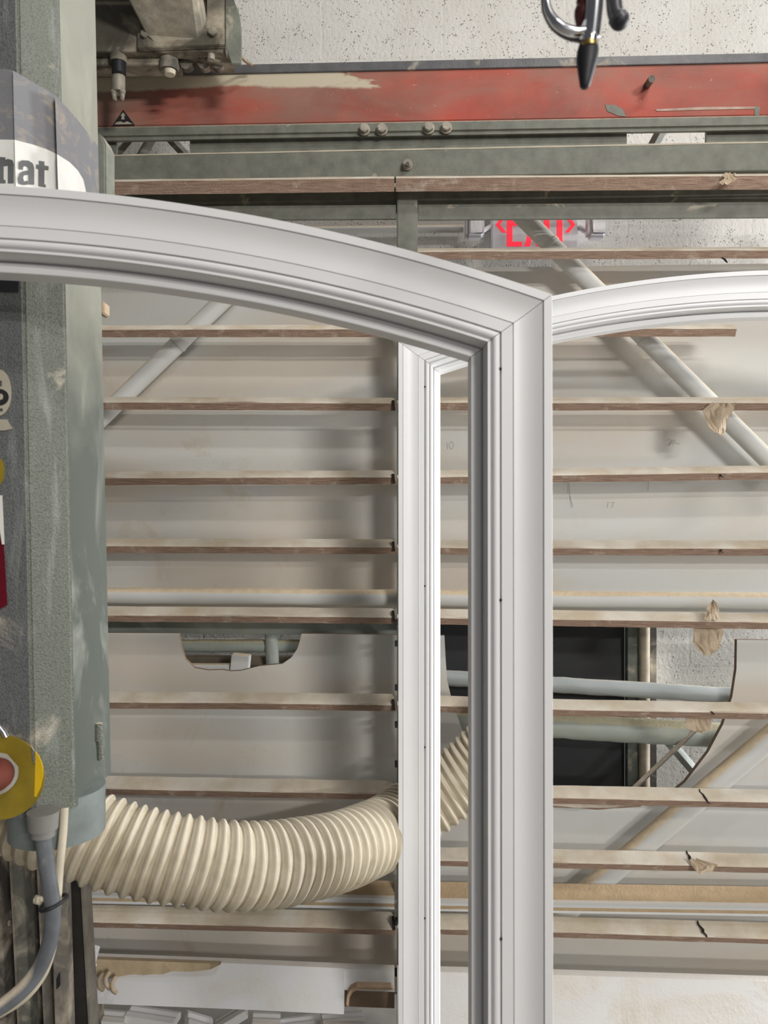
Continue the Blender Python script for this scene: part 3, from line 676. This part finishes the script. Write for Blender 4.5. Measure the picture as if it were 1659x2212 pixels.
# collar below and cable gland
bm = bmesh.new(); cx0, cy0, rr = -.533, 1.262, .073
cyl(bm, (sx(cx0, zb), cy0, zb - .062), (sx(cx0, zb), cy0, zb + .01), rr, seg=64); finish('outlet_collar', bm, plain('collar_paint', (.19, .215, .205), .45, var=.2), head, smooth=True, angle=40)
g0 = W(93, 1752, 1.14); g1 = W(93, 1790, 1.14)
bm = bmesh.new(); cyl(bm, g0, g1, .0225, .0205, seg=32); g2 = W(93, 1806, 1.14); cyl(bm, g1, g2, .0165, seg=24); gl = finish('cable_gland', bm, plain('grey_plastic', (.22, .21, .195), .5), head, smooth=True, angle=35)
# grey conduit and white cable tied to it
bm = bmesh.new()
cp = [W(93, 1796, 1.14), W(97, 1840, 1.14), W(106, 1900, 1.14), W(113, 1950, 1.14), W(113, 2000, 1.14), W(103, 2050, 1.14), W(80, 2100, 1.14), (W(40, 2146, 1.13)), W(-10, 2182, 1.12), W(-90, 2225, 1.10), W(-180, 2300, 1.08)]
def cr(i, a, L): return .0112 + .0012 * math.sin(L * 60) * .2
tube(bm, catmull(cp, 10), cr, 24)
GC = m_dusty_metal('grey_conduit_skin', (.13, .14, .15), up0=.2, dustiness=.35, r=.42)
tag(finish('flexible_conduit', bm, GC, smooth=True), 'thick grey cable curving down from the bottom of the saw head', 'cable')
bm = bmesh.new(); tube(bm, catmull([W(139, 1745, 1.19), W(136, 1800, 1.185), W(129, 1870, 1.175), W(124, 1940, 1.165), W(120, 1990, 1.165), W(112, 2050, 1.17), W(90, 2110, 1.17), W(40, 2165, 1.16), W(-60, 2220, 1.16)], 10), .0062, 14)
tag(finish('thin_cable', bm, CREAM, smooth=True), 'thin cream cable hanging beside the thick grey cable under the saw head', 'cable')
bm = bmesh.new(); R0 = []
for i in range(40):
    a = 2 * math.pi * i / 40; c = W(116, 1950, 1.150); R0.append(c + Vector((.0170 * math.cos(a), .0240 * math.sin(a), .0055 * math.cos(a) - .0015 * math.sin(a))))
R0.append(R0[0])
tube(bm, R0, .0028, 8, caps=False); tag(finish('cable_tie', bm, BLACK, smooth=True), 'black cable tie binding the grey and cream cables together', 'cable tie')
bm = bmesh.new(); bmesh.ops.create_icosphere(bm, subdivisions=3, radius=.006, matrix=Matrix.Translation(W(83, 1944, 1.135)))
for v in bm.verts: v.co += (v.co - W(83, 1944, 1.135)) * .8 * mnoise.noise(v.co * 220)
finish('tie_lock', bm, CREAM, gl, smooth=True)

# ------------------------------------------------------------------ saw beam rails at lower left
rb = thing('saw_beam', 'dusty vertical metal beam with ribs and black bristle strip below the saw head', 'machine', (-.7, 1.75, 0))
def vstrip(name, x0, x1, Y, th, mat, ztop=None, slope=.055):
    Y += .10; bm = bmesh.new(); y0, y1 = 1700, 2400
    a = lambda x, y: W(x + (y - 2000) * slope, y, Y)
    P = [a(x0, y0), a(x1, y0), a(x1, y1), a(x0, y1)]; 
    dx = (P[2] - P[1]); k = (-P[2].z) / dx.z; P[2] = P[2] + dx * k; P[3] = P[3] + (P[3] - P[0]) * ((-P[3].z) / (P[3] - P[0]).z)
    prism(bm, P, (0, th, 0)); return finish(name, bm, mat, rb, bevel=.0015)
BROWNM = m_dusty_metal('brown_dusty_strip', (.16, .13, .10), dustiness=.5)
vstrip('bristle_strip', 146, 178, 1.62, .05, RUST)
vstrip('strip_edge', 178, 183, 1.615, .05, RAILM)
vstrip('rail', 112, 144, 1.58, .03, RAILM, slope=.03); vstrip('rail', 93, 112, 1.66, .03, BROWNM, slope=.03)
vstrip('rail', 60, 90, 1.67, .03, DARKM, slope=.04); vstrip('rail', 84, 89, 1.62, .06, RAILM, slope=.045)
vstrip('rail', 30, 56, 1.60, .04, m_dusty_metal('dusty_dark_rail', (.13, .13, .11), up0=.6, dustiness=.4), slope=.05); vstrip('rail', 26, 31, 1.595, .06, RAILM, slope=.05)
vstrip('rail', 2, 26, 1.66, .03, DARKM, slope=.05); vstrip('rail', -20, 4, 1.6, .05, DARKM, slope=.05); vstrip('rail', -90, -14, 1.62, .05, REDK, slope=.05)
bm = bmesh.new(); box(bm, W(19, 1990, 1.74), (.02, .01, .05)); br = finish('bracket', bm, RAILM, rb, bevel=.001)
bm = bmesh.new(); c = W(21, 1992, 1.732); cyl(bm, c, c + Vector((0, -.006, 0)), .006, seg=6); finish('bolt', bm, BOLTM, br)
bm = bmesh.new(); prism(bm, [W(122, 2115, 1.675), W(128, 2102, 1.675), W(129, 2130, 1.675), W(122, 2138, 1.675)], (0, .004, 0)); finish('rail_slot', bm, BLACK, rb)
bm = bmesh.new(); box(bm, W(196, 2070, 2.0), (.026, .03, .055), Matrix.Rotation(.25, 3, 'Y')); box(bm, W(196, 2083, 1.985), (.03, .012, .006), Matrix.Rotation(.25, 3, 'Y'))
tag(finish('trim_offcut', bm, PRIMER, bevel=.002), 'small white trim offcut wedged beside the black bristle strip', 'offcut')

# ------------------------------------------------------------------ carriage head at the top left
ch = thing('rail_carriage', 'dark dusty metal carriage with angled arm riding on the red guide rail', 'machine', M(350, 130, 1.9))
def poly(name, pts, Y, th, mat, parent=ch, bevel=.0015):
    bm = bmesh.new(); prism(bm, [W(x, y, Y) for x, y in pts], (0, th, 0)); return finish(name, bm, mat, parent, bevel=bevel)
CARR = m_dusty_metal('carriage_paint', (.10, .09, .068), dustiness=.7, up0=.5)
poly('shade_block', [(120, -700), (500, -700), (500, -335), (120, -335)], 1.45, .40, CARR)  # unseen box added overhead to cast shade on the carriage
poly('back_plate', [(150, -300), (487, -300), (487, 98), (487, 116), (470, 112), (150, 112)], 1.86, .03, CARR)
poly('lower_lip', [(150, 100), (488, 97), (500, 134), (470, 134), (380, 118), (385, 140), (150, 142)], 1.885, .05, CARR)
poly('arm_base', [(297, 60), (487, 60), (487, 97), (297, 104)], 1.845, .015, CARR)
# angled arm: tapering hollow section
bm = bmesh.new()
A = [W(195, -160, 1.62), W(400, -160, 1.62), W(444, 72, 1.845), W(432, 84, 1.845), W(328, 90, 1.845), W(318, 76, 1.845)]
prism(bm, A, (0, .10, 0)); finish('angled_arm', bm, m_dusty_metal('arm_paint', (.28, .26, .21), dustiness=.7), ch, bevel=.006, bseg=3)
poly('side_plate', [(487, -300), (500, -300), (505, 0), (517, 30), (521, 60), (521, 138), (500, 138), (487, 100)], 1.84, .012, GREEN_S)
poly('side_plate', [(452, -300), (487, -300), (487, 95), (445, 97)], 1.848, .008, m_dusty_metal('plate_paint', (.24, .225, .175), dustiness=.7))
for x, y, r in ((461, 72, .011), (314, 77, .009)):
    bm = bmesh.new(); p = W(x, y, 1.846); cyl(bm, p, p + Vector((0, -.012, 0)), r, seg=6); finish('bolt', bm, BOLTM, ch, bevel=.001)
def stack(name, px, parts, mat, Y):
    bm = bmesh.new()
    for y0, y1, r0, r1 in parts: cyl(bm, W(px, y0, Y), W(px, y1, Y), r0, r1, seg=28)
    return finish(name, bm, mat, ch, smooth=True, angle=30)
stack('pin_collar', 256, [(112, 136, .022, .02)], CARR, 1.88); stack('pin', 257, [(125, 160, .0165, .0165)], BLACK, 1.88)
fk = stack('fork_tip', 256, [(156, 200, .0155, .0155)], BOLTM, 1.89)
for dx in (-10, 9):
    bm = bmesh.new(); cyl(bm, W(256 + dx, 196, 1.885), W(256 + dx * .8, 216, 1.885), .0072, .005, seg=14); finish('fork_prong', bm, BOLTM, fk, smooth=True)
stack('roller', 365, [(110, 132, .015, .015), (130, 144, .022, .022), (144, 154, .023, .023)], DARKM, 1.885)
stack('roller_nut', 367, [(153, 162, .014, .012)], CREAM, 1.87)
stack('small_peg', 456, [(118, 130, .009, .009)], BOLTM, 1.87)
for x in (402, 440, 470):
    bm = bmesh.new(); c = W(x, 134, 1.9); cyl(bm, c, c + Vector((0, .02, 0)), .016, seg=24); finish('small_wheel', bm, DARKM, ch, smooth=True, angle=30)
bm = bmesh.new(); tube(bm, [W(518, 118, 1.9), W(530, 132, 1.95), W(545, 142, 1.97)], .004, 8); finish('wire', bm, TAPE, ch, smooth=True)

# ------------------------------------------------------------------ arched door casings
def profile():
    p = [(-.004, -.012), (-.004, .0240), (-.0032, .0250), (.0086, .0250), (.0092, .0245), (.0096, .0205), (.0112, .0205), (.0117, .0260), (.0124, .040), (.0130, .049)]
    p += [(.0134, .0535), (.0142, .0555), (.0174, .0555), (.0179, .0505), (.0193, .0505), (.0198, .0525)]
    for i in range(1, 10):
        a = math.pi * i / 10; p.append((.0250 - .0052 * math.cos(a), .0525 + .0056 * math.sin(a)))
    p += [(.0302, .0525), (.0304, .0500), (.0316, .0500), (.0320, .0556), (.0458, .0560), (.0461, .0540), (.0470, .0540), (.0474, .0562)]
    for i in range(1, 13):
        t = i / 12; p.append((.0474 + .0352 * t, .0562 + .0078 * t ** 1.9 - .0024 * math.sin(math.pi * t)))
    p += [(.0828, .0615), (.0838, .0615), (.0842, .0655), (.0940, .0660), (.0945, .0650), (.0945, .042), (.021, .042), (.021, -.012)]
    return p
PRO = profile()
def casing(label, s, Xj, Yj, jpx_side, zapex, halfw, R, yaw, lean, mat, zpiv, nails):
    """a three-sided arched frame. (Xj,Yj) is the outer front edge of the visible jamb."""
    root = thing('arched_door_casing', label, 'door casing', (Xj, Yj, 0))
    root.rotation_euler = (lean, 0, yaw)
    cxl = -jpx_side * halfw     # local x of the centre, the outer jamb edge is at local 0
    uo = .0945 * s; Ro = R; hw = halfw
    def loc(u, h): return s * u, -(s * h) + s * .0660
    zc = zapex - R
    # arch
    bm = bmesh.new(); N = 96; rings = []
    for i in range(N + 1):
        ring = []
        for (u, h) in PRO:
            uu, y = loc(u, h); rad = Ro - (uo - uu); half = hw - (uo - uu); am = math.asin(half / rad)
            a = -am + 2 * am * i / N
            ring.append(bm.verts.new((cxl + rad * math.sin(a), y, zc + rad * math.cos(a))))
        rings.append(ring)
    n = len(PRO)
    for a, b in zip(rings, rings[1:]):
        for j in range(n): bm.faces.new((a[j], a[(j + 1) % n], b[(j + 1) % n], b[j]))
    bm.faces.new(rings[0]); bm.faces.new(rings[-1][::-1])
    o = finish('arched_head', bm, mat, None, smooth=True, angle=24); o.parent = root
    for side in (-1, 1):
        bm = bmesh.new(); top = []; bot = []
        for (u, h) in PRO:
            uu, y = loc(u, h); rad = Ro - (uo - uu); half = hw - (uo - uu)
            x = cxl + side * (half + .0002); z = zc + math.sqrt(rad * rad - half * half) - .0007
            top.append(bm.verts.new((x, y, z))); bot.append(bm.verts.new((x, y, .004)))
        for j in range(n): bm.faces.new((top[j], top[(j + 1) % n], bot[(j + 1) % n], bot[j]))
        bm.faces.new(top); bm.faces.new(bot[::-1])
        o = finish('side_jamb', bm, mat, None, smooth=True, angle=24); o.parent = root
        if side == jpx_side:
            for zz in nails:
                b2 = bmesh.new(); u = .0305; uu, y = loc(u, .0555)
                x = cxl + side * (hw - (uo - uu)); bmesh.ops.create_icosphere(b2, subdivisions=2, radius=.0021 * s, matrix=Matrix.Translation((x, y, zz)))
                q = finish('nail_hole', b2, CRACK, None, smooth=True); q.parent = o
    return root
# near frame: outer front edge of the right jamb at px 1195
Yn = .983
xo = (1197 - CX) / F * Yn; zap = H + (CY - 384.7) / F * Yn
near = casing('large near white arched door casing filling the centre, right jamb in front', 1.0, xo, Yn, 1, zap, .835, 2.53, 0, math.radians(-.35), PRIMER, 0,
    [H + (CY - 790) / F * Yn, H + (CY - 1300) / F * Yn, H + (CY - 2044) / F * Yn])
near.location.y -= 0.0
Yr = 1.82
xo = (860.5 - CX) / F * Yr
far = casing('smaller white arched door casing standing behind the near one against the slats', .95, xo, Yr, -1, H + .5297, .793, 2.40, math.radians(-6.8), 0, PRIMER_LIT, 0,
    [H + (CY - 835) / F * Yr, H + (CY - 1266) / F * Yr, H + (CY - 1615) / F * Yr, H + (CY - 1985) / F * Yr])

# ------------------------------------------------------------------ loose offcuts under the bottom board
offs = [(240, 2200, 60, .16, .1), (330, 2196, 110, .05, -.15), (430, 2210, 60, .5, .3), (500, 2198, 70, -.45, .2), (575, 2205, 60, .1, .1), (650, 2212, 90, -.12, 0), (740, 2204, 90, .06, .2)]
for k, (x, y, wpx, rz, ry) in enumerate(offs):
    Y = 2.22 + .02 * (k % 3); c = W(x, y, Y); wd = wpx / F * Y
    bm = bmesh.new(); rot = Matrix.Rotation(rz, 3, 'Y') @ Matrix.Rotation(ry, 3, 'Z')
    sec = [(-.03, -.012), (.03, -.012), (.03, .006), (.012, .012), (0, .008), (-.012, .013), (-.03, .01)]
    pts = [c + rot @ Vector((-wd / 2, a, b)) for a, b in sec]; prism(bm, pts, rot @ Vector((wd, 0, 0)))
    tag(finish('trim_offcut', bm, PRIMER if k % 2 else BOARD, bevel=.001), ['short white trim offcut beside the lower post under the bottom board', 'long thin white offcut lying level under the left of the bottom board', 'tilted white offcut under the bottom board, left one of the crossed pair', 'white offcut leaning the other way under the middle of the bottom board', 'stubby white offcut under the middle of the bottom board', 'pale flat offcut sloping down under the bottom board', 'pale offcut under the arched bite of the bottom board'][k], 'offcut', 'trim offcuts under the bottom board')
bm = bmesh.new(); box(bm, Vector((-.385, 2.22, W(500, 2290, 2.2).z - .02)), (.76, .25, .02))
tag(finish('offcut_shelf', bm, DARKM, bevel=.002), 'dark shelf low under the bottom board carrying the offcuts', 'shelf')

# ------------------------------------------------------------------ air gun hanging at the top right
ag = thing('air_blow_gun', 'chrome and black air blow gun hanging nose down in front of the wall', 'air gun', W(1266, 190, .72))
Yg = .72
bm = bmesh.new(); prof = [(85, .0), (85, .0042), (96, .0085), (110, .0098), (130, .0096), (150, .008), (172, .0058), (186, .0046), (191, .003), (191.5, 0)]
rings = []
axis = lambda y: W(1272 - (y - 85) * .085, y, Yg)
bmn = bmesh.new()
for y, r in prof:
    c = axis(y); rings.append([bmn.verts.new(c + Vector((r * math.cos(a), r * math.sin(a), 0))) for a in [2 * math.pi * i / 24 for i in range(24)]])
for a, b in zip(rings, rings[1:]):
    for i in range(24): bmn.faces.new((a[i], a[(i + 1) % 24], b[(i + 1) % 24], b[i]))
bmesh.ops.remove_doubles(bmn, verts=bmn.verts, dist=1e-5)
finish('rubber_nozzle', bmn, BLACK, ag, smooth=True); bm.free()
bm = bmesh.new(); cyl(bm, W(1272, 92, Yg - .004), W(1273, 102, Yg - .004), .0072, seg=20); finish('brass_ring', bm, BRASS, ag, smooth=True, angle=40)
bm = bmesh.new(); cyl(bm, W(1275, 74, Yg), W(1273, 92, Yg), .0078, .0068, seg=20); finish('nozzle_nut', bm, CHROME, ag, smooth=True, angle=40)
bm = bmesh.new(); tube(bm, catmull([W(1283, -160, Yg), W(1284, -60, Yg), W(1284, 0, Yg), W(1280, 50, Yg), W(1276, 82, Yg)], 8), .0080, 20); finish('stem', bm, CHROME, ag, smooth=True)
bm = bmesh.new(); tube(bm, catmull([W(1262, -160, Yg + .008), W(1263, 0, Yg + .008), W(1258, 30, Yg + .008), W(1268, 70, Yg + .008)], 8), .0075, 16); finish('body_back', bm, DKCHROME, ag, smooth=True)
bm = bmesh.new(); P = catmull([W(1182, -4, Yg - .002), W(1182, 14, Yg - .002), W(1192, 38, Yg - .002), W(1212, 58, Yg - .002), W(1238, 68, Yg - .002), W(1262, 68, Yg)], 8)
tube(bm, P, lambda i, a, L: .0028 + .0020 * min(1, i / 20) , 16); finish('chrome_hook', bm, CHROME, ag, smooth=True)
bm = bmesh.new(); prism(bm, [W(1248, 62, Yg - .004), W(1258, 52, Yg - .004), W(1264, 38, Yg - .004), W(1270, 36, Yg - .004), W(1270, 84, Yg - .004), W(1250, 70, Yg - .004)], (0, .008, 0)); finish('hook_web', bm, CHROME, ag, bevel=.0015)
bm = bmesh.new(); P = catmull([W(1178, -6, Yg + .006), W(1181, 24, Yg + .006), W(1196, 54, Yg + .006), (W(1222, 74, Yg + .006)), W(1250, 82, Yg + .006), W(1268, 84, Yg + .004)], 8); tube(bm, P, .0042, 14); finish('hook_backing', bm, plain('dark_grey_grip', (.10, .10, .105), .4), ag, smooth=True)
bm = bmesh.new(); P = catmull([W(1322, -160, Yg), W(1324, -60, Yg), W(1326, 0, Yg), W(1330, 30, Yg), W(1342, 48, Yg)], 8)
tube(bm, P, lambda i, a, L: .0072 if i < 26 else .0088, 18); finish('grip_lever', bm, plain('black_grip', (.05, .05, .055), .35), ag, smooth=True)
bm = bmesh.new(); bmesh.ops.create_uvsphere(bm, u_segments=20, v_segments=12, radius=.0088, matrix=Matrix.Translation(W(1338, 44, Yg))); finish('lever_tip', bm, BLACK, ag, smooth=True)
bm = bmesh.new(); tube(bm, catmull([W(1275, -150, Yg), W(1275, -400, Yg), W(1260, -900, Yg), W(1260, -2000, Yg)], 10), .008, 14); finish('air_line', bm, BLACK, ag, smooth=True)
box_ = bmesh.new(); box(box_, W(1290, -165, Yg), (.05, .03, .03)); finish('gun_body', box_, CHROME, ag, bevel=.006)
